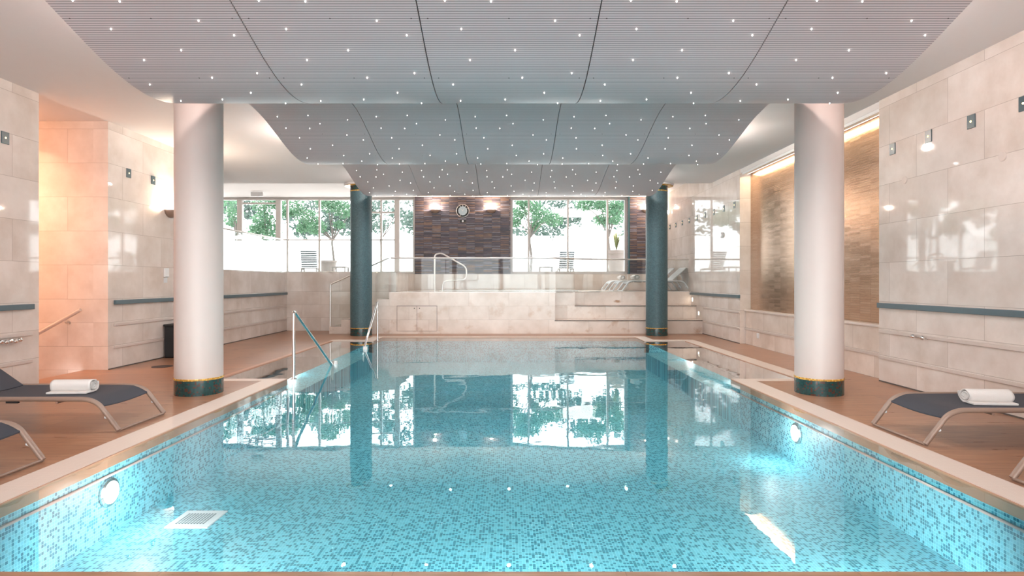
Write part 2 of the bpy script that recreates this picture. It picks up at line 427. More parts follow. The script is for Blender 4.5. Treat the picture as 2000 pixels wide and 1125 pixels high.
tag(MB().box(-XA-.08, -XA, YN, YA, -.05, .003).build('trim_9', M['brown_rim']), kind='structure')
fm = MB(); fm.box(-XW-G, -XW, YA+G, YF, -.05, .002); fm.box(XW, XW+G, YA+G, YF, -.05, .002)
struct('trim_10', fm, M['grate_y'])

# pool basin (depths as they look through still water)
ZF, ZS = -.68, -.30
pf = MB(); pf.box(-XW-.1, XW+.1, Y0-.1, YF+.1, ZF-.1, ZF); struct('pool_floor', pf, M['pool_floor'])
sf = MB(); sf.box(-XA-.05, -XW, YN-.0, YA, ZF, ZS); sf.box(XW, XA+.05, YN-.0, YA, ZF, ZS)
struct('pool_bay_floor', sf, M['pool_floor'])
sd = MB()
for s in (-1, 1):
    a, b = sorted((s*XW, s*(XW+.12)))
    sd.box(a, b, Y0-.1, YN, ZF, -.09); sd.box(a, b, YA, YF, ZF, -.09)
    a, b = sorted((s*XA, s*(XA+.08))); sd.box(a, b, YN, YA, ZF, -.09)
struct('pool_wall_sides', sd, M['pool_side'])
se = MB(); se.box(-XW, XW, YF, YF+.12, ZF, -.09); se.box(-XW, XW, Y0-.12, Y0, ZF, -.09)
for s in (-1, 1):
    a, b = sorted((s*(XW+.001), s*XA)); se.box(a, b, YN-.12, YN, ZF, -.09); se.box(a, b, YA, YA+.12, ZF, -.09)
struct('pool_wall_ends', se, M['pool_end'])
br = MB()
for s in (-1, 1):
    a, b = sorted((s*XW, s*(XW+.12)))
    br.box(a, b, Y0, YN, -.09, -.05); br.box(a, b, YA, YF, -.09, -.05)
    a, b = sorted((s*XA, s*(XA+.08))); br.box(a, b, YN, YA, -.09, -.05)
    a, b = sorted((s*XW, s*XA)); br.box(a, b, YN-.12, YN, -.09, -.05); br.box(a, b, YA, YA+.12, -.09, -.05)
br.box(-XW, XW, YF, YF+.12, -.09, -.05); br.box(-XW, XW, Y0-.12, Y0, -.09, -.05)
for s in (-1, 1):      # facing that hides the grate's edge, down to the mosaic
    a, b = sorted((s*(XW-.012), s*XW)); br.box(a, b, Y0, YN, -.095, -.002); br.box(a, b, YA, YF, -.095, -.002)
    a, b = sorted((s*(XA-.012), s*XA)); br.box(a, b, YN, YA, -.095, -.002)
br.box(-XW, XW, YF-.012, YF, -.095, -.002)
struct('pool_rim', br, M['brown_rim'])
for s, w in ((-1, 'left'), (1, 'right')):
    thing('pool_side_bar', MB().tube([(s*(XW-.012), Y0, -.165), (s*(XW-.012), YN, -.165)], .011, 8), M['pinkline'],
          'thin pale bar under water along the %s pool wall' % w, 'pool bar', 'bars under water on the pool walls')
# water
w = MB(); w.face([(-XW+.012, Y0, WZ), (XW-.012, Y0, WZ), (XW-.012, YF-.012, WZ), (-XW+.012, YF-.012, WZ)])
for s in (-1, 1):
    a, b = sorted((s*(XW-.012), s*(XA-.012))); w.face([(a, YN, WZ), (b, YN, WZ), (b, YA, WZ), (a, YA, WZ)])
wo = thing('pool_water', w, M['water'], 'calm clear turquoise swimming pool water', 'pool water', kind='stuff')
# underwater lamps
def pool_lamp(x, y, z, nx, label, r=.12, e=5):
    t = empty('underwater_light', (x, y, z), label, 'pool light', 'underwater lights in the pool walls')
    MB().lathe([(r, 0), (r, .02*nx), (r*.8, .028*nx)], axis='x').build('ring', M['chrome'], t)
    MB().lathe([(r*.8, .02*nx), (r*.78, .032*nx)], axis='x').build('lens', M['poollamp'], t)
    lamp('underwater_beam', 'POINT', (nx*.3, 0, -.02), e, (1, .99, .97), size=.08, parent=t)
pool_lamp(-XW, 5.07, -.31, 1, 'bright round underwater lamp in the left pool wall near the lounger')
pool_lamp(XW, 7.05, -.31, -1, 'bright round underwater lamp in the right pool wall past the lounger')
pool_lamp(XA, 10.4, -.16, -1, 'small underwater lamp in the right bay, the nearer one', .07, 5)
pool_lamp(XA, 13.6, -.16, -1, 'small underwater lamp in the right bay, the one by the teal column', .07, 5)
pool_lamp(-XA, 11.4, -.16, 1, 'small underwater lamp in the left bay behind the steel handrail', .07, 6)
for i, x_ in enumerate((-2.3, 0, 2.3)):      # added unseen lamps in the near end wall, brightening the pool floor
    t = empty('underwater_light', (x_, Y0, -.36), 'added unseen underwater lamp in the near end wall of the pool, %s of three' % ('left', 'middle', 'right')[i], 'pool light', 'underwater lights in the pool walls')
    MB().lathe([(.1, 0), (.1, .02), (.08, .028)], axis='y').build('ring', M['chrome'], t)
    MB().lathe([(.08, .02), (.078, .032)], axis='y').build('lens', M['poollamp'], t)
    lamp('underwater_beam', 'SPOT', (0, .06, .0), 190, (1, .99, .97), rot=(math.radians(76), 0, 0), size=.08, spot=math.radians(120), parent=t)
# drain plate on the pool floor
t = empty('pool_drain', (-2.86, 5.4, ZF), 'square white perforated drain plate on the pool floor near the left wall', 'drain')
MB().box(-.19, .19, -.19, .19, 0, .012).build('plate', M['white'], t)
hb = MB()
for i in range(10):
    for j in range(9): hb.box(-.135+i*.027, -.119+i*.027, -.12+j*.027, -.104+j*.027, .0121, .0135)
tag(hb.build('slots', M['darkteal'], t), 'dark drain holes')

# ceilings
struct('ceiling', MB().box(-12.2, XR+.6, YB, 16.4, ZC, ZC+.6), M['plaster'])
struct('ceiling_upper', MB().box(-12.2, XR+.6, 16.4, YE+.3, ZU, ZU+.2), M['plaster'])
# left walls
struct('wall_left', MB().box(XL-.25, XL, YB, 8.58, 0, ZC), M['wall_y'])
struct('wall_left_middle', MB().box(XL-.25, XL, 10.06, 13.0, 0, ZC), M['wall_y'])
struct('wall_left_low', MB().box(XL-.25, XL, 13.0, 18.4, 0, 1.8), M['wall_y'])
struct('wall_stairwell', MB().box(-11.9, XL-.25, 10.06, 10.3, -2, ZC), M['wall_x'])
sw = MB(); sw.box(-11.9, XL-.25, 8.2, 8.58, -2, ZC); sw.box(-12.1, -11.9, 8.2, 10.3, -2, ZC); struct('wall_stairwell_far', sw, M['wall_x'])
st = MB()
for i in range(10): st.box(-7.25-.30*(i+1), -7.25-.30*i, 8.58, 10.06, -2.1, -.165*(i+1))
st.box(-11.9, -10.25, 8.58, 10.06, -2.1, -1.82)
struct('floor_stairwell', st, M['deck'])
struct('wall_terrace_end', MB().box(-12.2, XL-.25, 12.8, 13.0, 0, ZU), M['wall_x'])
struct('wall_terrace_left', MB().box(-12.2, -12.0, 13.0, YE, 0, ZU), M['wall_y'])
# terrace floors, the low wall with glass on top
struct('wall_back_low', MB().box(XL, -3.48, 18.16, 18.4, 0, 1.8), M['wall_x'])
struct('floor_terrace', MB().box(-12, -3.60, 18.4, YE, 1.6, 1.795).box(-12, XL-.25, 13, 18.4, 1.6, 1.795), M['wall_x'])
struct('wall_terrace_side', MB().box(-3.60, -3.48, 18.4, YE, 1.0, 1.8), M['plat_y'])
# right walls with the niche
struct('wall_right', MB().box(XR, XR+.3, YB, 8.94, 0, ZC), M['wall_y'])
struct('wall_right_far', MB().box(XR, XR+.3, 14.33, YE, 0, ZU), M['wall_y'])
struct('wall_right_niche_base', MB().box(XR+.14, XR+.3, 8.94, 14.33, 0, .80), M['niche'])
struct('trim_1', MB().box(XR+.10, XR+.3, 8.94, 14.33, .80, .84), M['niche_cap'], .004)
struct('wall_right_niche_top', MB().box(XR+.02, XR+.3, 8.94, 14.33, 4.15, ZC), M['plaster'])
struct('wall_right_outer', MB().box(XR+.3, XR+.5, YB, YE, -.1, ZU), M['plaster'])
thing('tile_panel', MB().box(XR+.26, XR+.298, 8.945, 14.325, .842, 4.148), M['goldtile'], 'bronze and gold glass tile panel recessed in the right wall', 'tile panel')
cv = empty('cove_light', (XR+.03, 11.6, 4.15), 'bright strip light along the top of the bronze tile panel', 'strip light')
MB().box(0, .10, -2.66, 2.66, -.05, 0).build('housing', M['white'], cv)
MB().box(.10, .13, -2.64, 2.64, -.045, -.005).build('diffuser', M['cove'], cv)
lamp('cove_wash', 'AREA', (.13, 0, -.07), 22, (1, .72, .42), (0, math.radians(-8), 0), .2, 5.2, parent=cv)
# unseen back wall behind the camera, its openings added to let daylight in
bw = MB(); bw.box(XL-.25, XR+.3, YB-.2, YB, 0, .5); bw.box(XL-.25, XR+.3, YB-.2, YB, 4.0, ZC)
for x in (XL-.25, -3.8, -.7, 2.4, XR-.05): bw.box(x, x+.3, YB-.2, YB, .5, 4.0)
struct('wall_back', bw, M['plaster'])

# platform, the wide steps to its right, and the stair to its left
PZ = 1.205
p = MB(); p.box(-3.48, 1.34, 17.1, YE, 0, PZ); p.box(1.34, 1.98, 17.66, YE, 0, PZ); p.box(1.98, XR, 18.15, YE, 0, PZ)
struct('platform', p, M['plat'])
s1 = MB().box(1.34, XR, 17.1, 17.66, 0, .39).box(1.98, XR, 17.66, 18.15, 0, .79); struct('platform_steps', s1, M['plat'])
e = MB().box(1.33, XR, 17.085, 17.10, .375, .395).box(1.97, XR, 17.645, 17.66, .775, .797); struct('trim_2', e, M['wood'])
stp = MB()
for i in range(5):
    stp.box(-5.22+.348*i, -5.22+.348*(i+1), 17.1, 18.16, 0, .2*(i+1))
struct('platform_stairs', stp, M['plat'])
struct('wall_back_riser', MB().box(-3.48, XR, YE-.12, YE+.2, PZ, 1.8), M['wall_x'])
# cabinet doors in the platform front
cb = empty('access_doors', (-2.67, 17.1, .08), 'pair of flush stone-faced cabinet doors in the platform front', 'cabinet')
for i, x in enumerate((-.575, .005)):
    fr = MB().box(x, x+.57, -.012, -.002, 0, .72).build('door', M['plat'], cb)
    hx = x+.50 if i == 0 else x+.07
    MB().lathe([(.014, -.017), (.014, -.010)], hx, 0, .66, 12, 'y').build('finger_hole', M['black'], fr)
gp = MB().box(-.585, .585, -.006, -.001, -.005, .735).build('frame', M['wood'], cb)

# window wall at the far end
def window(name, x0, x1, mull, posts=(), z0=1.8, head=True, transom=()):
    f = MB(); y0, y1 = YE-.06, YE+.06
    f.box(x0, x1, y0, y1, z0, z0+.10); f.box(x0, x1, y0, y1, ZU-.09, ZU)
    f.box(x0, x0+.09, y0, y1, z0+.1, ZU-.09); f.box(x1-.09, x1, y0, y1, z0+.1, ZU-.09)
    for m in mull: f.box(m-.032, m+.032, y0, y1, z0+.1, ZU-.09)
    for m in posts: f.box(m-.09, m+.09, y0-.04, y1, z0+.1, ZU-.09)
    for a, b, z in transom: f.box(a, b, y0+.02, y1-.02, z-.03, z+.03)
    o = struct(name, f, M['frame'])
    g = MB().box(x0+.09, x1-.09, YE-.008, YE+.008, z0+.1, ZU-.09).build('pane', M['winglass'], o)
    return o
def wx(px, D=22.0): return (px-994)*D/1150
window('window_1', -12.0, wx(812), [wx(600-38), wx(624.5), wx(700), wx(745)], [wx(470), wx(545), wx(776)], transom=[(wx(470), wx(545), 4.44), (wx(726), wx(772), 4.1)])
window('window_2', wx(997), wx(1224), [wx(1032.5), wx(1109), wx(1186)])
struct('wall_back_lintel', MB().box(-12.2, XR+.5, YE-.1, YE+.3, ZU, ZU+.5), M['plaster'])
# white posts at door leaf
thing('stone_pillar', MB().box(wx(812), wx(997), YE-.25, YE+.25, 1.8, ZU), M['slatebrick'], 'wide pillar clad in dark multicolour slate strips with the clock', 'pillar', 'slate-clad pillars at the window wall')
thing('stone_pillar', MB().box(wx(1224), XR, YE-.25, YE+.25, 1.8, ZU), M['slatebrick'], 'narrow slate-clad pillar behind the right teal column', 'pillar', 'slate-clad pillars at the window wall')
struct('wall_pillar_foot', MB().box(wx(812), wx(997), YE-.25, YE-.12, PZ, 1.8).box(wx(1224), XR, YE-.25, YE-.12, PZ, 1.8), M['wall_x'])
tag(MB().box(wx(1224), wx(1224)+.06, YE-.30, YE-.25, 1.8, ZU).build('trim_3', M['darkteal']), kind='structure')

# wall rails and trims
def bar(name, side, y0, y1, z, h, dp, m, bevel=.006):
    x0, x1 = (XL, XL+dp) if side < 0 else (XR-dp, XR)
    return MB().box(x0, x1, y0, y1, z-h/2, z+h/2).build(name, m, None, bevel)
for side, y0, y1, lab in ((-1, YB+.1, 8.45, 'slate blue guard rail on the left wall beside the lounger'), (-1, 10.2, 18.1, 'slate blue guard rail on the left wall between the stair opening and the far corner'),
                     (1, YB+.1, 8.92, 'slate blue guard rail on the near right wall above the lounger'), (1, 14.3, 18.2, 'slate blue guard rail on the right wall beyond the bronze tile panel')):
    tag(bar('guard_rail', side, y0, y1, 1.15, .075, .05, M['railteal']), lab, 'wall rail', 'slate blue wall rails')
k = 4
for side, y0, y1 in ((-1, YB+.1, 8.45), (-1, 10.2, 18.1), (1, YB+.1, 8.92), (1, 14.33, 17.0)):
    for z in (.76, .37):
        tag(bar('trim_%d' % k, side, y0, y1, z, .045, .022, M['trimw'], .004), kind='structure'); k += 1 if k != 8 else 3
MBn = MB().box(XR+.115, XR+.14, 8.95, 14.32, .35, .395); tag(MBn.build('trim_20', M['trimw']), kind='structure')
# thin dark strip whose colour stands in for a shadow gap at wall foot
bb = MB().box(XR-.004, XR, YB, 8.94, 0, .018).box(XR-.004, XR, 14.33, 17.1, 0, .018); struct('shadow_gap_strip_right', bb, M['wood'])
bb = MB().box(XL, XL+.004, YB, 8.58, 0, .018).box(XL, XL+.004, 10.06, 18.16, 0, .018); struct('shadow_gap_strip_left', bb, M['wood'])

# ------------------------------------------------------------------ columns
def column(x, y, white, label):
    t = empty('column', (x, y, 0), label, 'column', 'white columns' if white else 'teal columns')
    r = .30
    if white:
        MB().lathe([(r, .222), (r, ZC)], seg=64).build('shaft', M['colpaint'], t)
        MB().lathe([(r+.004, .198), (r+.008, .21), (r+.004, .224)], seg=64).build('gold_ring', M['colring'], t)
        MB().lathe([(r+.003, 0), (r+.003, .20)], seg=64).build('base', M['colbase'], t)
    else:
        MB().lathe([(r, .22), (r, 4.05)], seg=64).build('shaft', M['coltall'], t)
        for z in (.2, 4.04): MB().lathe([(r+.003, z), (r+.006, z+.012), (r+.003, z+.024)], seg=64).build('gold_ring', M['colring'], t)
        MB().lathe([(r+.003, 0), (r+.003, .20)], seg=64).build('base', M['colbase'], t)
        MB().lathe([(r+.0, 4.06), (r+.0, ZC)], seg=64).build('neck', M['colbase'], t)
        MB().lathe([(.45, 4.20), (.47, 4.215), (.47, 4.249)], seg=48).build('collar', M['plaster'], t)
        MB().lathe([(.452, 4.19), (.455, 4.20)], seg=48).build('collar_ring', M['colring'], t)
column(-4.21, 8.0, True, 'thick white round column on the left of the pool with dark teal mosaic foot')
column(4.21, 8.0, True, 'thick white round column on the right of the pool with dark teal mosaic foot')
column(-4.17, 16.62, False, 'dark teal round column at the far left corner of the pool')
column(4.17, 16.62, False, 'dark teal round column at the far right corner of the pool')

# ------------------------------------------------------------------ wave ceiling
KEY = [(-.6, 3.42), (1.6, 3.98-.5), (3.9, 3.98), (6.2, 3.462), (8.5, 4.10), (10.8, 3.70), (13.0, 4.19), (15.2, 3.825), (16.35, 3.99)]
KEY = [(-.6, 3.98), (1.6, 3.46), (3.9, 3.98), (6.2, 3.462), (8.5, 4.10), (10.8, 3.70), (13.0, 4.19), (15.5, 3.80), (17.9, 4.19)]
def wz(y):
    for (a, za), (b, zb_) in zip(KEY, KEY[1:]):
        if a <= y <= b:
            t = (y-a)/(b-a); return za+(zb_-za)*(1-math.cos(PI*t))/2
    return 4.0
PW = 1.52
# star pattern of one panel: (across, distance from the trough)
def hit(px, py):   # where a sight line meets the wave
    sl = (551-py)/1150; y = 4.2
    while y < 16.3:
        if 1.5+sl*y > wz(y): return ((px-994)/1150*y, y)
        y += .01
    return None
pat = []
for px, py in ((901,55),(1084,39.5),(1006,96),(918,115.5),(1132,67),(1116.6,142),(1020,150.5),(885,163.5),(1063,180.6),(899.6,196),(986.7,193.5),(1089,200.6),(959,1)):
    h = hit(px, py)
    if h: pat.append((h[0], h[1]-6.2))
for px, py in ((928,227),(989.5,225),(1061,233),(1002,240.5),(930,249.5),(1008.5,262),(1059,270.2),(946,273),(925.5,280.5)):
    h = hit(px, py)
    if h and h[1]-10.8 < -1.3: pat.append((h[0], h[1]-10.8))
pat += [(-.5, 1.0), (.1, 1.25), (.55, .85), (-.2, 1.7), (.4, 1.95)]
pat = [p_ for p_ in pat if abs(p_[0]) < .72]
rowname = ['behind and above the viewer', 'in the nearest wave', 'in the middle wave', 'in the farthest wave']
colname = ['outer left strip', 'inner left strip', 'centre strip', 'inner right strip', 'outer right strip']
rr = random.Random(3)
for wi, (ya, yb, yt) in enumerate(((-.6, 3.895, 1.6), (3.905, 8.495, 6.2), (8.505, 12.995, 10.8), (13.005, 16.38, 15.5))):
    for ci in range(5):
        xc = (ci-2)*PW
        t = empty('ceiling_panel', (xc, yt, wz(yt)), 'pale slatted ceiling panel with star lights, %s %s' % (colname[ci], rowname[wi]), 'ceiling panel', 'curved slatted ceiling panels')
        a, b = xc-PW/2+.005, xc+PW/2-.005; n_ = 56
        lo = []; up_ = []
        for i in range(n_+1):
            y = ya+(yb-ya)*i/n_; z = wz(y)
            lo.append([(a-xc, y-yt, z-wz(yt)), (b-xc, y-yt, z-wz(yt))]); up_.append([(a-xc, y-yt, z+.025-wz(yt)), (b-xc, y-yt, z+.025-wz(yt))])
        mb = MB(); mb.grid(lo); mb.grid(up_)
        mb.grid([[l[0], u_[0]] for l, u_ in zip(lo, up_)], sm=False); mb.grid([[l[1], u_[1]] for l, u_ in zip(lo, up_)], sm=False)
        mb.face([lo[0][0], lo[0][1], up_[0][1], up_[0][0]]); mb.face([lo[-1][0], lo[-1][1], up_[-1][1], up_[-1][0]])
        mb.build('slatted_sheet', M['slat'], t)
        if ci < 4:
            js = MB(); js.grid([[(PW/2-.02, l[0][1], l[0][2]+.027), (PW/2+.02, l[0][1], l[0][2]+.027)] for l in lo]); js.build('joint_light_block', M['black'], t)  # added black backing, keeps the lit ceiling above from showing in the seam
        if wi == 0: continue
        for (px_, py_) in pat:
            y = yt+py_
            if y < ya+.1 or y > yb-.1: continue
            z = wz(y); r = (0, .0052, .0042, .0042)[wi]
            q = MB().lathe([(r, .002), (r, -.008), (r*.55, -.012)], px_, y-yt, z-wz(yt), 8)
            q.build('star_light', M['led'], t)
        if wi < 3:
            for sx_ in (-.69, 0, .69):
                for sy_ in (-1.2, -.42):
                    MB().lathe([(.006, .002), (.006, -.002)], sx_, sy_, wz(yt+sy_)-wz(yt), 8).build('screw', M['drain_dark'], t)

# ------------------------------------------------------------------ loungers
def make_lounger(pale=False, name='sun_lounger', back=35):
    """foot end at x=0, head towards +x, lying on its base at z=0, width along y"""
    fm_, sl_ = (M['pale_frame'], M['mesh_pale']) if pale else (M['taupe'], M['mesh'])
    t = empty(name, (0, 0, 0), 'x', 'sun lounger', 'sun loungers')
    W, H, L, HG = .385, .33, 2.12, 1.56
    for s in (-1, 1):
        pts = arc([(0, s*W, .02), (.20, s*W, .285), (.31, s*W, H), (1.84, s*W, H), (1.95, s*W, .285), (L, s*W, .02)], 5, .09)
        MB().tube(pts, .024, 14).build('side_rail', fm_, t)
        MB().box(1.0, 1.12, s*W-.012, s*W+.012, H-.04, H-.02).build('stop_pad', M['black'], t)
    for x in (.004, L-.004): MB().tube([(x, -W, .018), (x, W, .018)], .013, 10).build('foot_bar', fm_, t)
    for x in (.62, 1.56): MB().tube([(x, -W, H-.035), (x, W, H-.035)], .012, 10).build('cross_bar', fm_, t)
    for s in (-1, 1):
        for x in (.105, L-.105):
            sg = 1 if x < 1 else -1
            MB().lathe([(.014, -.012), (.018, 0), (.014, .02)], x+sg*.012, s*(W-.0), .15, 10, 'x').build('clip', M['clip'], t)
    # seat sling sags a little, its foot edge rounds down between the rails
    P, Q = [], []; ny = 12
    xs = [.185, .22, .27, .33, .42, .6, .8, 1.0, 1.3, 1.56]
    def zt_(x): return H+.012 if x > .36 else H+.012-.075*((.36-x)/.18)**1.6
    for x in xs:
        P.append([(x, -W+.012+(2*W-.024)*j/ny, zt_(x)-.016*math.sin(PI*j/ny)) for j in range(ny+1)])
        Q.append([(p0[0]+.0, p0[1], p0[2]-.008) for p0 in P[-1]])
    mb = MB(); mb.grid(P); mb.grid(Q); mb.grid([P[0], Q[0]]); mb.grid([P[-1], Q[-1]])
    mb.tube([(p0[0], p0[1], p0[2]-.01) for p0 in P[0]], .012, 8)
    mb.build('seat_sling', sl_, t)
    th = math.radians(back); BL = .62
    bf = MB()
    pts = [(HG, -W+.04, H), (HG+BL*math.cos(th), -W+.04, H+BL*math.sin(th)), (HG+BL*math.cos(th), W-.04, H+BL*math.sin(th)), (HG, W-.04, H)]
    bf.tube(arc(pts, 5, .06), .016, 10); bfo = bf.build('backrest_frame', fm_, t)
    P = []; Q = []
    for i in range(7):
        k = i/6*BL
        P.append([(HG+k*math.cos(th)-.018*math.sin(th), -W+.045+(2*W-.09)*j/ny, H+k*math.sin(th)+.018*math.cos(th)-.01*math.sin(PI*j/ny)) for j in range(ny+1)])
        Q.append([(p0[0]+.008*math.sin(th), p0[1], p0[2]-.008*math.cos(th)) for p0 in P[-1]])
    mb = MB(); mb.grid(P); mb.grid(Q); mb.grid([P[0], Q[0]]); mb.grid([P[-1], Q[-1]]); mb.build('backrest_sling', sl_, t)
    for s in (-1, 1):
        k = .38; MB().tube([(HG+k*math.cos(th), s*(W-.06), H+k*math.sin(th)), (HG+k*math.cos(th)+.1, s*(W-.06), H-.02)], .009, 8).build('prop', fm_, t)
    return t
L0 = make_lounger(); L0['label'] = 'navy sling sun lounger with taupe frame and raised back, left of pool, carrying a towel'
L0.location = (-3.90, 6.27, 0); L0.rotation_euler = (0, 0, PI)
L0['group'] = 'dark sun loungers beside the pool'
for loc, rz, lab in (((-3.88, 4.52, 0), PI, 'navy sling sun lounger cut by the left photo edge, only its foot end showing'),
                     ((3.80, 5.76, 0), 0, 'dark navy sling sun lounger with taupe frame right of the pool carrying a rolled towel'),
                     ((3.80, 4.06, 0), 0, 'sun lounger at the right edge of the photo, only its foot corner showing')):
    c = copy_tree(L0); c.location = loc; c.rotation_euler = (0, 0, rz); c['label'] = lab
Lp = make_lounger(True, 'sun_lounger', 42); Lp['group'] = 'pale loungers on the platform'
for i, (x, y, lab) in enumerate(((3.55, 18.85, 'pale grey sun lounger on the platform nearest to the glass balustrade, with a towel'), (3.42, 19.75, 'pale grey sun lounger on the platform, second from the glass balustrade'),
                                 (3.30, 20.65, 'pale grey sun lounger on the platform, the one closest to the slate pillar'))):
    c = Lp if i == 0 else copy_tree(Lp); c.location = (x, y, PZ); c['label'] = lab
# towels
def towel(loc, rz, label, s=1.0):
    t = empty('rolled_towel', loc, label, 'towel', 'rolled white towels', rz)
    P = []; Ln = .40*s; m = 24; k_ = 17
    def prof(u):   # spiral roll then a flap
        pts = []
        for i in range(46):
            a = i/45*2*PI*2.25; r = (.026+.054*(i/45))*s
            pts.append((r*1.18*math.cos(a-1.2), r*math.sin(a-1.2)))
        return pts
    base = prof(0); zmin = min(q[1] for q in base)
    rn = random.Random(5)
    rows = []
    for j in range(k_):
        x = -Ln/2+Ln*j/(k_-1)
        e_ = .004*math.sin(j*1.7)
        rows.append([(x+.004*math.sin(i*.9+2), q[0]*(1+e_), q[1]*(1+e_)-zmin) for i, q in enumerate(base)])
    mb = MB(); mb.grid(rows); 
    o = mb.build('roll', M['towel'], t)
    so = o.modifiers.new('thick', 'SOLIDIFY'); so.thickness = .011*s; so.offset = -1
    ff = MB().box(-Ln/2, Ln/2, -.135*s, .0, .0, .022*s); f2 = ff.build('flap', M['towel'], t, .006)
    core = MB().lathe([(.036*s, -Ln/2+.006), (.036*s, Ln/2-.006)], 0, 0, -zmin, 20, 'x').build('core', M['towel'], t)
    return t
towel((-4.62, 6.26, .333), math.radians(4), 'rolled white towel lying on the left lounger')
towel((4.62, 5.70, .333), math.radians(-5), 'rolled white towel lying on the right lounger')
towel((4.02, 18.72, PZ+.37), PI/2, 'white towel on the nearest pale platform lounger', 1.2)
towel((3.75, 19.62, PZ+.37), PI/2, 'white towel on the second pale platform lounger', 1.1)

# ------------------------------------------------------------------ pool handrails
def handrail(y0, y1, x0, x1, zt, label):
    t = empty('pool_handrail', (x0, y0, 0), label, 'handrail', 'steel pool handrails')
    dx, dy = x1-x0, y1-y0
    pts = arc([(0, 0, 0), (0, 0, zt), (dx, dy, WZ-.03), (dx, dy, ZS)], 6, .06)
    MB().tube(pts, .024, 16).build('rail', M['chrome'], t)
    MB().lathe([(.05, .0), (.05, .008), (.03, .016)], 0, 0, .003, 20).build('flange', M['chrome'], t)
    MB().box(dx+.0, dx+.09, dy-.012, dy+.012, -.02, .05).build('bracket', M['brushed'], t)
handrail(9.08, 10.85, -3.32, -3.25, 1.06, 'steel pool handrail with upright at the near corner of the left bay')
handrail(15.1, 13.27, -3.37, -3.28, 1.0, 'steel pool handrail with upright at the far corner by the left teal column')
# spa rim and ladder rail on the platform
sp = MB().box(-2.2, 2.2, 18.6, 21.0, PZ, PZ+.03); thing('spa_tub', sp, M['spawhite'], 'low white rim of the spa tub on the platform', 'spa tub', bevel=.01)
def hp(px, py, D=18.4): return ((px-994)*D/1150, D, 1.5+(551-py)*D/1150)
a = [hp(849, 570), hp(849, 497), hp(862, 494), hp(911, 522), hp(911, 546), hp(865, 549), hp(864, 570)]
a[0] = (a[0][0], 18.4, PZ); a[-1] = (a[-1][0], 18.4, PZ)
thing('spa_handrail', MB().tube(arc([a[0], a[1], (a[2][0], a[2][1], a[2][2]), a[3], a[4], a[5], a[6]], 6, .14), .024, 14), M['brushed'], 'bent steel handrail loop at the spa on the platform', 'handrail')

# ------------------------------------------------------------------ glass balustrades
def balustrade(pts, z0, z1, label, seg=1.3, zr=None, name='glass_balustrade', group='glass balustrades'):
    t = empty(name, (0, 0, 0), label, 'balustrade', group)
    for (a, b) in zip(pts, pts[1:]):
        a, b = Vector((*a, 0)), Vector((*b, 0)); Ln = (b-a).length; k = max(1, round(Ln/seg)); dv = (b-a)/k; nn = Vector((-dv.y, dv.x, 0)).normalized()*.006
        for i in range(k):
            p0 = a+dv*i+dv.normalized()*.01; p1 = a+dv*(i+1)-dv.normalized()*.01
            mb = MB()
            q = [p0-nn, p1-nn, p1+nn, p0+nn]; lo = [(v.x, v.y, z0) for v in q]; hi = [(v.x, v.y, z1) for v in q]
            mb.face(lo[::-1]); mb.face(hi)
            for j in range(4): mb.face([lo[j], lo[(j+1) % 4], hi[(j+1) % 4], hi[j]])
            mb.build('glass_panel', M['glass'], t)
    MB().tube(arc([(x, y, z1+.012) for x, y in pts], 4, .2), .022, 10).build('top_rail', M['brushed'], t)
    MB().tube([(x, y, z0) for x, y in pts], .010, 6).build('bottom_channel', M['brushed'], t)
    return t
balustrade([(XL-.12, 13.05), (XL-.12, 18.28), (-5.2, 18.28), (-3.54, 18.28)], 1.8, 2.80, 'clear glass balustrade with steel rail on the low left wall and around the terrace corner')
balustrade([(-3.44, 17.14), (1.36, 17.14), (2.0, 17.75), (2.9, 18.2), (XR-.06, 18.2)], PZ, 2.19, 'long glass balustrade with steel rail along the platform edge', 1.6)
# stair balustrade, following the steps
t = empty('stair_balustrade', (-5.0, 17.14, 0), 'glass balustrade with sloping steel rail beside the stairs left of the platform', 'balustrade', 'glass balustrades')
xa = [-4.86+.348*i+5.0 for i in range(5)]
mb = MB(); pl = [(.14, .21)]
prof = [(.0, .41), (.20, .41), (.20, .61), (.55, .61), (.55, .81), (.90, .81), (.90, 1.02), (1.24, 1.02), (1.24, 1.21), (1.5, 1.21), (1.5, 2.19), (.0, 1.26)]
lo_ = [(x+.06, -.006, z) for x, z in prof]; hi_ = [(x+.06, .006, z) for x, z in prof]
# simple convex strips
for (x0, x1, zb0) in ((-.2, .13, .21), (.13, .48, .41), (.48, .83, .61), (.83, 1.17, .81), (1.17, 1.5, 1.01)):
    f = lambda x: 1.42+(x+.2)*(.77/1.7)
    q = MB()
    A = [(x0+.004, -.006, zb0), (x1-.004, -.006, zb0), (x1-.004, -.006, f(x1)), (x0+.004, -.006, f(x0))]; B = [(x, .006, z) for x, _, z in A]
    q.face(A); q.face(B[::-1])
    for j in range(4): q.face([A[j], A[(j+1) % 4], B[(j+1) % 4], B[j]])
    q.build('glass_panel', M['glass'], t)
MB().tube(arc([(-.2, 0, .21), (-.2, 0, 1.43), (1.5, 0, 2.2)], 4, .05), .02, 10).build('top_rail', M['brushed'], t)

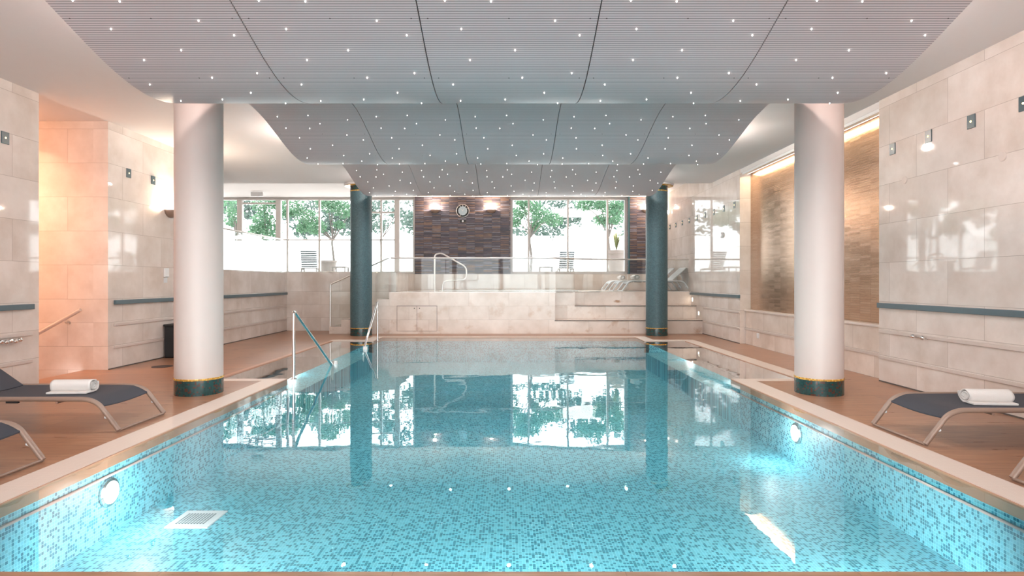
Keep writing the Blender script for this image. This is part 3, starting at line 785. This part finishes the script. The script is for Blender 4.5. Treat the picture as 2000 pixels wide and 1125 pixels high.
# ------------------------------------------------------------------ wall fittings
def wall_plate(x, y, z, sgn, label):
    t = empty('wall_light_plate', (x, y, z), label, 'wall light', 'small square wall light plates')
    a, b = sorted((0, sgn*.012)); MB().box(a, b, -.062, .062, -.082, .082).build('plate', M['slate'], t, .003)
    MB().lathe([(.013, sgn*.008), (.013, sgn*.016)], 0, 0, 0, 12, 'x').build('dot', M['warmdot'], t)
far = ['first from the tile niche', 'second from the tile niche', 'third from the tile niche', 'fourth from the tile niche', 'middle of the nine', 'fourth from the window', 'third from the window', 'second from the window', 'nearest to the window']
for i in range(9):
    wall_plate(XR, 14.66+.735*i, 3.42, -1, 'small dark square light plate on the far right wall, %s' % far[i])
for y, lab in ((8.62, 'grey square light plate on the right wall next to the bronze tile panel'), (7.88, 'dark square light plate on the near right wall, second from the tile panel'),
               (7.15, 'dark square light plate on the near right wall, third from the tile panel'), (6.42, 'dark square light plate at the right edge of the photo')):
    wall_plate(XR, y, 3.45, -1, lab)
for y, lab in ((8.0, 'dark square light plate on the near left wall'), (10.6, 'square light plate on the left wall beside the stair opening'), (11.33, 'square light plate on the left wall close to the bowl sconce')):
    wall_plate(XL, y, 3.46, 1, lab)
def sconce(x, y, z, nrm, label, e=30, r=.17):
    t = empty('wall_sconce', (x, y, z), label, 'wall lamp', 'bowl wall sconces', nrm)
    # half bowl against the wall, local +y away from the wall
    rows = []
    for i in range(9):
        a = i/8*PI/2
        rows.append([(r*math.sin(a)*math.cos(PI*k/16), r*math.sin(a)*math.sin(PI*k/16)*.95, -r*.75*math.cos(a)) for k in range(17)])
    mb = MB(); mb.grid(rows); o = mb.build('bowl', M['taupe'], t); s_ = o.modifiers.new('t', 'SOLIDIFY'); s_.thickness = .008
    g = MB(); g.face([(r*.86*math.cos(PI*k/16), r*.86*math.sin(PI*k/16)*.95+.004, -.012) for k in range(17)]); g.build('glow', M['sconceglow'], t)
    lamp('sconce_lamp', 'POINT', (0, .10, .07), e, (1, .80, .62), size=.05, parent=t)
sconce(XL, 11.9, 2.95, -PI/2, 'bowl uplight sconce on the left wall half hidden by the white column', 55, .2)
sconce(wx(850, 21.75), YE-.25, 4.17, PI, 'bowl uplight sconce on the slate pillar left of the clock', 28)
sconce(wx(960, 21.75), YE-.25, 4.17, PI, 'bowl uplight sconce on the slate pillar right of the clock', 28)
sconce(wx(1262, 21.75), YE-.25, 4.17, PI, 'bowl uplight sconce on the narrow slate pillar behind the right teal column', 28)
sconce(XR, 21.2, 3.95, PI/2, 'bowl uplight sconce on the right wall hidden behind the teal column', 30)
# clock
t = empty('wall_clock', (wx(904, 21.75), YE-.25, 1.5+139*21.75/1150), 'round steel-rimmed wall clock with pale dial on the slate pillar', 'clock')
MB().lathe([(.245, 0), (.245, -.05), (.225, -.065), (.215, -.05)], seg=40, axis='y').build('rim', M['chrome'], t)
MB().lathe([(.215, -.03), (.215, -.052)], seg=40, axis='y').build('bezel', M['black'], t)
MB().lathe([(.165, -.04), (.165, -.058)], seg=40, axis='y').build('dial', simple('clock_dial', (.50, .62, .68), .4), t)
mk = MB()
for i in range(12):
    a = 2*PI*i/12; c_, s_ = math.cos(a), math.sin(a); r0, r1, hw = .128, .155, .005
    mk.face([(r0*s_+hw*c_, -.0595, r0*c_-hw*s_), (r1*s_+hw*c_, -.0595, r1*c_-hw*s_), (r1*s_-hw*c_, -.0595, r1*c_+hw*s_), (r0*s_-hw*c_, -.0595, r0*c_+hw*s_)])
mk.build('hour_marks', M['white'], t)
mk = MB()
for i in range(12):
    if i in (8, 9, 10, 4, 5, 6, 3): continue
    a = 2*PI*i/12; mk.lathe([(.017, -.053), (.015, -.056)], .19*math.sin(a), 0, .19*math.cos(a), 10, 'y')
mk.build('bezel_marks', M['white'], t)
def hand(nm, ang, ln, wd_):
    a = math.radians(ang); dx, dz = math.sin(a), math.cos(a)
    MB().face([(-dz*wd_-dx*.02, -.062, dx*wd_-dz*.02), (dz*wd_-dx*.02, -.062, -dx*wd_-dz*.02), (dx*ln+dz*wd_*.4, -.062, dz*ln-dx*wd_*.4), (dx*ln-dz*wd_*.4, -.062, dz*ln+dx*wd_*.4)]).build(nm, M['white'], t)
hand('hour_hand', 28, .10, .009); hand('minute_hand', -48, .14, .007)
t = empty('wall_plaque', (wx(904, 21.75), YE-.25, 1.5+119*21.75/1150), 'small black plaque with a pale mark under the clock', 'plaque')
pm = MB()
MB().box(-.10, .10, -.02, 0, -.05, .05).build('plate', M['black'], t, .01)
MB().lathe([(.038, -.02), (.036, -.024)], 0, 0, 0, 16, 'y').build('emblem', M['white'], t)
# round blank covers, hooks, socket, step lights
for y, z, lab in ((8.36, 2.95, 'round white cover disc on the right wall nearer the tile panel'), (6.70, 2.93, 'round white cover disc on the right wall nearer the photo edge')):
    thing('cover_disc', MB().lathe([(.055, 0), (.055, -.008), (.05, -.012)], XR, y, z, 24, 'x'), M['trimw'], lab, 'cover plate', 'round cover discs')
t = empty('wall_sensor', (XR, 15.5, 2.74), 'small round white bell or sensor on the far right wall under the square plates', 'sensor')
MB().lathe([(.075, 0), (.075, -.03), (.06, -.045)], 0, 0, 0, 24, 'x').build('body', M['white'], t)
MB().lathe([(.045, -.04), (.04, -.05)], 0, 0, 0, 20, 'x').build('face', M['brushed'], t)
def hook(x, y, z, s, label, r=.030, grp='round steel wall hooks'):
    t = empty('wall_hook', (x, y, z), label, 'hook', grp)
    MB().lathe([(.018, 0), (.018, s*.006), (.009, s*.010), (.009, s*.045)], 0, 0, 0, 16, 'x').build('stem', M['chrome'], t)
    MB().lathe([(.004, s*.04), (r*.7, s*.047), (r, s*.065), (r, s*.072), (r*.7, s*.092), (.004, s*.10)], 0, 0, 0, 20, 'x').build('knob', M['chrome'], t)
hook(XR, 8.09, .755, -1, 'round steel hook on the right wall trim, nearer the tile panel')
hook(XR, 7.90, .75, -1, 'round steel hook on the right wall trim, nearer the lounger')
kn = ['rightmost', 'second from right', 'third from right', 'fourth from right', 'leftmost']
for i in range(5): hook(XL, 8.16-.075*i, .70-(.012 if i % 2 else 0), 1, 'polished round steel knob on the left wall trim, %s of the row' % kn[i], .034, 'row of steel knobs on the left wall')
thing('wall_socket', MB().box(XR+.125, XR+.14, 13.55, 13.66, .20, .32), M['white'], 'small white wall socket under the bronze tile panel', 'socket', bevel=.004)
for y, z, lab in ((18.0, .97, 'small lit step light on the right wall above the upper platform step'), (17.4, .58, 'small lit step light on the right wall above the lower platform step')):
    t = empty('step_light', (XR, y, z), lab, 'step light', 'lit step lights')
    MB().box(-.008, 0, -.05, .05, -.07, .07).build('plate', M['trimw'], t, .003); MB().box(-.014, -.006, -.03, .03, -.05, .05).build('lens', M['steplamp'], t, .006)
t = empty('wall_telephone', (XL, 11.74, 1.62), 'small white telephone or dispenser on the left wall by the white column', 'telephone')
MB().box(0, .04, -.07, .07, -.02, .16).build('body', M['white'], t, .01); MB().box(0, .006, -.06, .06, -.13, -.03).build('notice', M['clip'], t)
# exit sign box under the upper ceiling
t = empty('ceiling_sign_box', (wx(502, 20.5), 20.5, ZU), 'white box sign hanging from the ceiling in front of the garden door', 'sign')
MB().box(-.21, .21, -.04, .04, -.17, -.02).build('box', M['white'], t, .01)
MB().box(-.18, -.17, -.01, .01, -.02, 0).box(.17, .18, -.01, .01, -.02, 0).build('bracket', M['white'], t)
# stair handrail
t = empty('stair_handrail', (-7.25, 10.06, 1.03), 'pale sloping wooden handrail on the orange-lit stairwell wall', 'handrail')
dxr, dzr = -3.2, -1.78
MB().tube([(0, -.09, 0), (dxr, -.09, dzr)], .030, 14).build('rail', M['trimw'], t)
for k_ in (.085, .5, .9):
    MB().tube(arc([(dxr*k_, -.09, dzr*k_), (dxr*k_, -.09, dzr*k_-.07), (dxr*k_, 0, dzr*k_-.07)], 4, .04), .010, 8).build('bracket', M['brushed'], t)
    MB().lathe([(.03, 0), (.03, -.008)], dxr*k_, 0, dzr*k_-.07, 16, 'y').build('rosette', M['brushed'], t)
# bin
t = empty('waste_bin', (-6.62, 11.95, 0), 'black waste bin against the left wall behind the white column', 'bin')
MB().box(-.2, .2, -.3, .3, 0, .62).build('body', M['black'], t, .015); MB().box(-.215, .215, -.315, .315, .62, .665).build('lid', M['black'], t, .012)
thing('floor_drain', MB().lathe([(.17, 0), (.17, .004)], -6.15, 10.45, .001, 24), M['drain_dark'], 'dark round drain cover on the deck by the left white column', 'drain')

# ------------------------------------------------------------------ garden outside
struct('ground', MB().box(-22, 16, YE+.3, 40, 1.5, 1.75), M['paving'])
struct('wall_garden', MB().box(-22, 16, 33.0, 33.3, 1.75, 4.1), M['whitewall'])
def foliage(name, blobs, n_, leaf, mat, parent, seed=1):
    r = random.Random(seed); mb = MB()
    tot = sum(b[3] for b in blobs)
    for (bx, by, bz, br_) in blobs:
        for _ in range(int(n_*br_/tot)):
            while True:
                p0 = Vector((r.uniform(-1, 1), r.uniform(-1, 1), r.uniform(-1, 1)))
                if .25 < p0.length < 1: break
            p0 = Vector((bx+p0.x*br_, by+p0.y*br_*.8, bz+p0.z*br_*.75)); a = r.uniform(0, 2*PI); b = r.uniform(-1, 1)
            d1 = Vector((math.cos(a), math.sin(a)*.6, b)).normalized(); d2 = d1.cross(Vector((r.uniform(-1, 1), 1, r.uniform(-1, 1)))).normalized()
            l_ = leaf*r.uniform(.6, 1.3)
            mb.face([p0, p0+d1*l_*.5+d2*l_*.25, p0+d1*l_, p0+d1*l_*.5-d2*l_*.25])
    o = mb.build(name, mat, parent, fix=False); return o
def tree(x, y, label, blobs, trunk_h, n_=1400, leaf=.12, mat=None, seed=1, pot=None):
    t = empty('garden_tree', (x, y, 1.75), label, 'tree', 'trees in the garden')
    mb = MB(); r = random.Random(seed)
    base = [(0, 0, 0), (.05, 0, trunk_h*.35), (-.04, 0, trunk_h*.7), (.02, 0, trunk_h)]
    mb.tube(base, [.07, .055, .045, .035], 8)
    for b in blobs:
        mb.tube([(.0, 0, trunk_h*.75), (b[0]*.5, b[1]*.5, (trunk_h*.85+b[2])*.5+.1), (b[0], b[1], b[2])], [.03, .02, .008], 6)
    mb.build('trunk', M['bark'], t)
    foliage('foliage', blobs, n_, leaf, mat or M['leaf'], t, seed)
def gp_(px, py, D): return ((px-994)*D/1150, 1.5+(551-py)*D/1150-1.75)
def blobs_at(x0, D, lst): 
    out = []
    for px, py, r in lst:
        bx, bz = gp_(px, py, D); out.append((bx-x0, random.uniform(-.3, .3), bz, r*D/1150))
    return out
def T(px, D, label, lst, th, **k):
    x0 = (px-994)*D/1150; tree(x0, D, label, blobs_at(x0, D, lst), th, **k)
T(462, 24.5, 'slim tree seen in the far left window pane', [(450, 400, 22), (462, 420, 18), (448, 435, 14)], 2.2, n_=500, seed=2)
T(520, 26, 'leafy tree seen through the garden door', [(520, 400, 24), (515, 430, 24), (530, 455, 22), (505, 450, 14), (535, 395, 16)], 2.0, n_=2200, seed=3)
T(650, 27, 'spreading tree left of the teal column', [(575, 400, 24), (600, 425, 24), (622, 445, 20), (650, 398, 26), (675, 410, 22), (590, 445, 14), (640, 392, 24), (665, 440, 10), (560, 415, 14), (700, 400, 18)], 2.2, n_=4200, seed=4)
T(1036, 26, 'tree behind the left panes of the right window', [(1015, 415, 18), (1040, 405, 18), (1060, 420, 22), (1080, 430, 18), (1045, 440, 12), (1005, 435, 12), (1020, 395, 14)], 2.3, n_=2000, seed=5)
T(1190, 26.5, 'tree behind the right panes of the right window', [(1140, 400, 18), (1165, 395, 22), (1190, 400, 22), (1200, 425, 20), (1175, 430, 14), (1212, 405, 16)], 2.4, n_=2400, seed=6)
T(745, 30, 'pale tree between the teal column and the slate pillar', [(740, 400, 18), (760, 420, 24), (795, 425, 22), (745, 440, 14), (800, 395, 16)], 2.6, n_=900, seed=8, mat=M['leaf_pale'])
# pale hedge on top of the garden wall
h = empty('garden_hedge', (0, 33.4, 4.1), 'pale climbing hedge along the top of the white garden wall', 'hedge')
rb = random.Random(11); bl = [(x*.3-18, rb.uniform(-.2, .4), rb.uniform(.0, 3.2), rb.uniform(.5, .85)) for x in range(112)]
foliage('foliage', bl, 15000, .24, M['leaf_pale'], h, 12)
def pot(px, D, w, ht, label, m='terracotta', plant=None):
    x0 = (px-994)*D/1150
    t = empty('plant_pot', (x0, D, 1.75), label, 'plant pot', 'garden pots')
    MB().lathe([(w*.7, 0), (w*.92, ht*.85), (w, ht*.87), (w, ht), (w*.88, ht)], seg=24).build('pot', M[m], t); return x0
pot(640, 26.0, .40, .70, 'large pale clay pot under the spreading tree')
x0 = pot(1204, 25, .42, 1.1, 'tall pale stone pot with a yellow-green palm')
t = empty('potted_palm', (x0, 25, 2.86), 'yellow-green palm in the tall stone pot by the slate pillar', 'plant')
mb = MB(); rb = random.Random(4)
for i in range(46):
    a = rb.uniform(0, 2*PI); l_ = rb.uniform(.5, .95); sp_ = rb.uniform(.15, .55)
    p0 = Vector((0, 0, 0)); p1 = Vector((math.cos(a)*sp_*l_*.5, math.sin(a)*sp_*l_*.5, l_*.75)); p2 = Vector((math.cos(a)*sp_*l_*1.3, math.sin(a)*sp_*l_*1.3, l_*.85))
    sd_ = Vector((-math.sin(a), math.cos(a), 0))*.02
    mb.face([p0-sd_, p0+sd_, p1+sd_, p1-sd_]); mb.face([p1-sd_, p1+sd_, p2])
mb.build('fronds', M['leaf_yel'], t, fix=False)
# garden furniture
def garden_lounger(px, D, label, rz=0):
    x0 = (px-994)*D/1150; t = empty('garden_lounger', (x0, D, 1.75), label, 'garden lounger', 'slatted wooden garden loungers', rz)
    for s in (-1, 1):
        MB().box(-.32+.0 if s < 0 else .27, -.27 if s < 0 else .32, -.2, 1.2, .26, .33).build('side_rail', M['wood'], t)
        for y in (-.15, 1.1): MB().box(-.32 if s < 0 else .27, -.27 if s < 0 else .32, y, y+.06, 0, .26).build('leg', M['wood'], t)
    sl = MB()
    for i in range(12): sl.box(-.30, .30, .1+.09*i, .17+.09*i, .33, .35)
    sl.build('seat_slats', M['wood'], t)
    sl = MB()
    for i in range(9):
        z = .36+.075*i; y = .05-.05*i; sl.box(-.31, .31, y-.02, y, z, z+.058)
    sl.build('backrest_slats', simple('grey_slat_wood', (.03, .04, .045), .6), t)
garden_lounger(604, 24.2, 'dark slatted garden lounger with raised back outside the left window', .25)
garden_lounger(1106, 25, 'dark slatted garden lounger seen from behind outside the right window', 0)
for px, D, lab in ((665, 25.2, 'small wooden garden table beside the big clay pot'), (1066, 25.4, 'small wooden garden table beside the right-hand garden lounger')):
    t = empty('garden_table', ((px-994)*D/1150, D, 1.75), lab, 'table', 'small garden tables')
    MB().box(-.3, .3, -.3, .3, .36, .41).build('tabletop', M['wood'], t)
    for i in (-1, 1):
        for j in (-1, 1): MB().box(i*.26-.025, i*.26+.025, j*.26-.025, j*.26+.025, 0, .36).build('leg', M['wood'], t)
t = empty('garden_awning', (wx(1145, 29), 29, 1.75), 'white garden pergola with a post behind the right window', 'pergola')
MB().box(-1.6, 1.3, -.6, .6, 3.0, 3.3).build('beam', M['frame'], t); MB().box(-.22, .22, -.1, .1, 0, 3.0).build('post', M['white'], t)
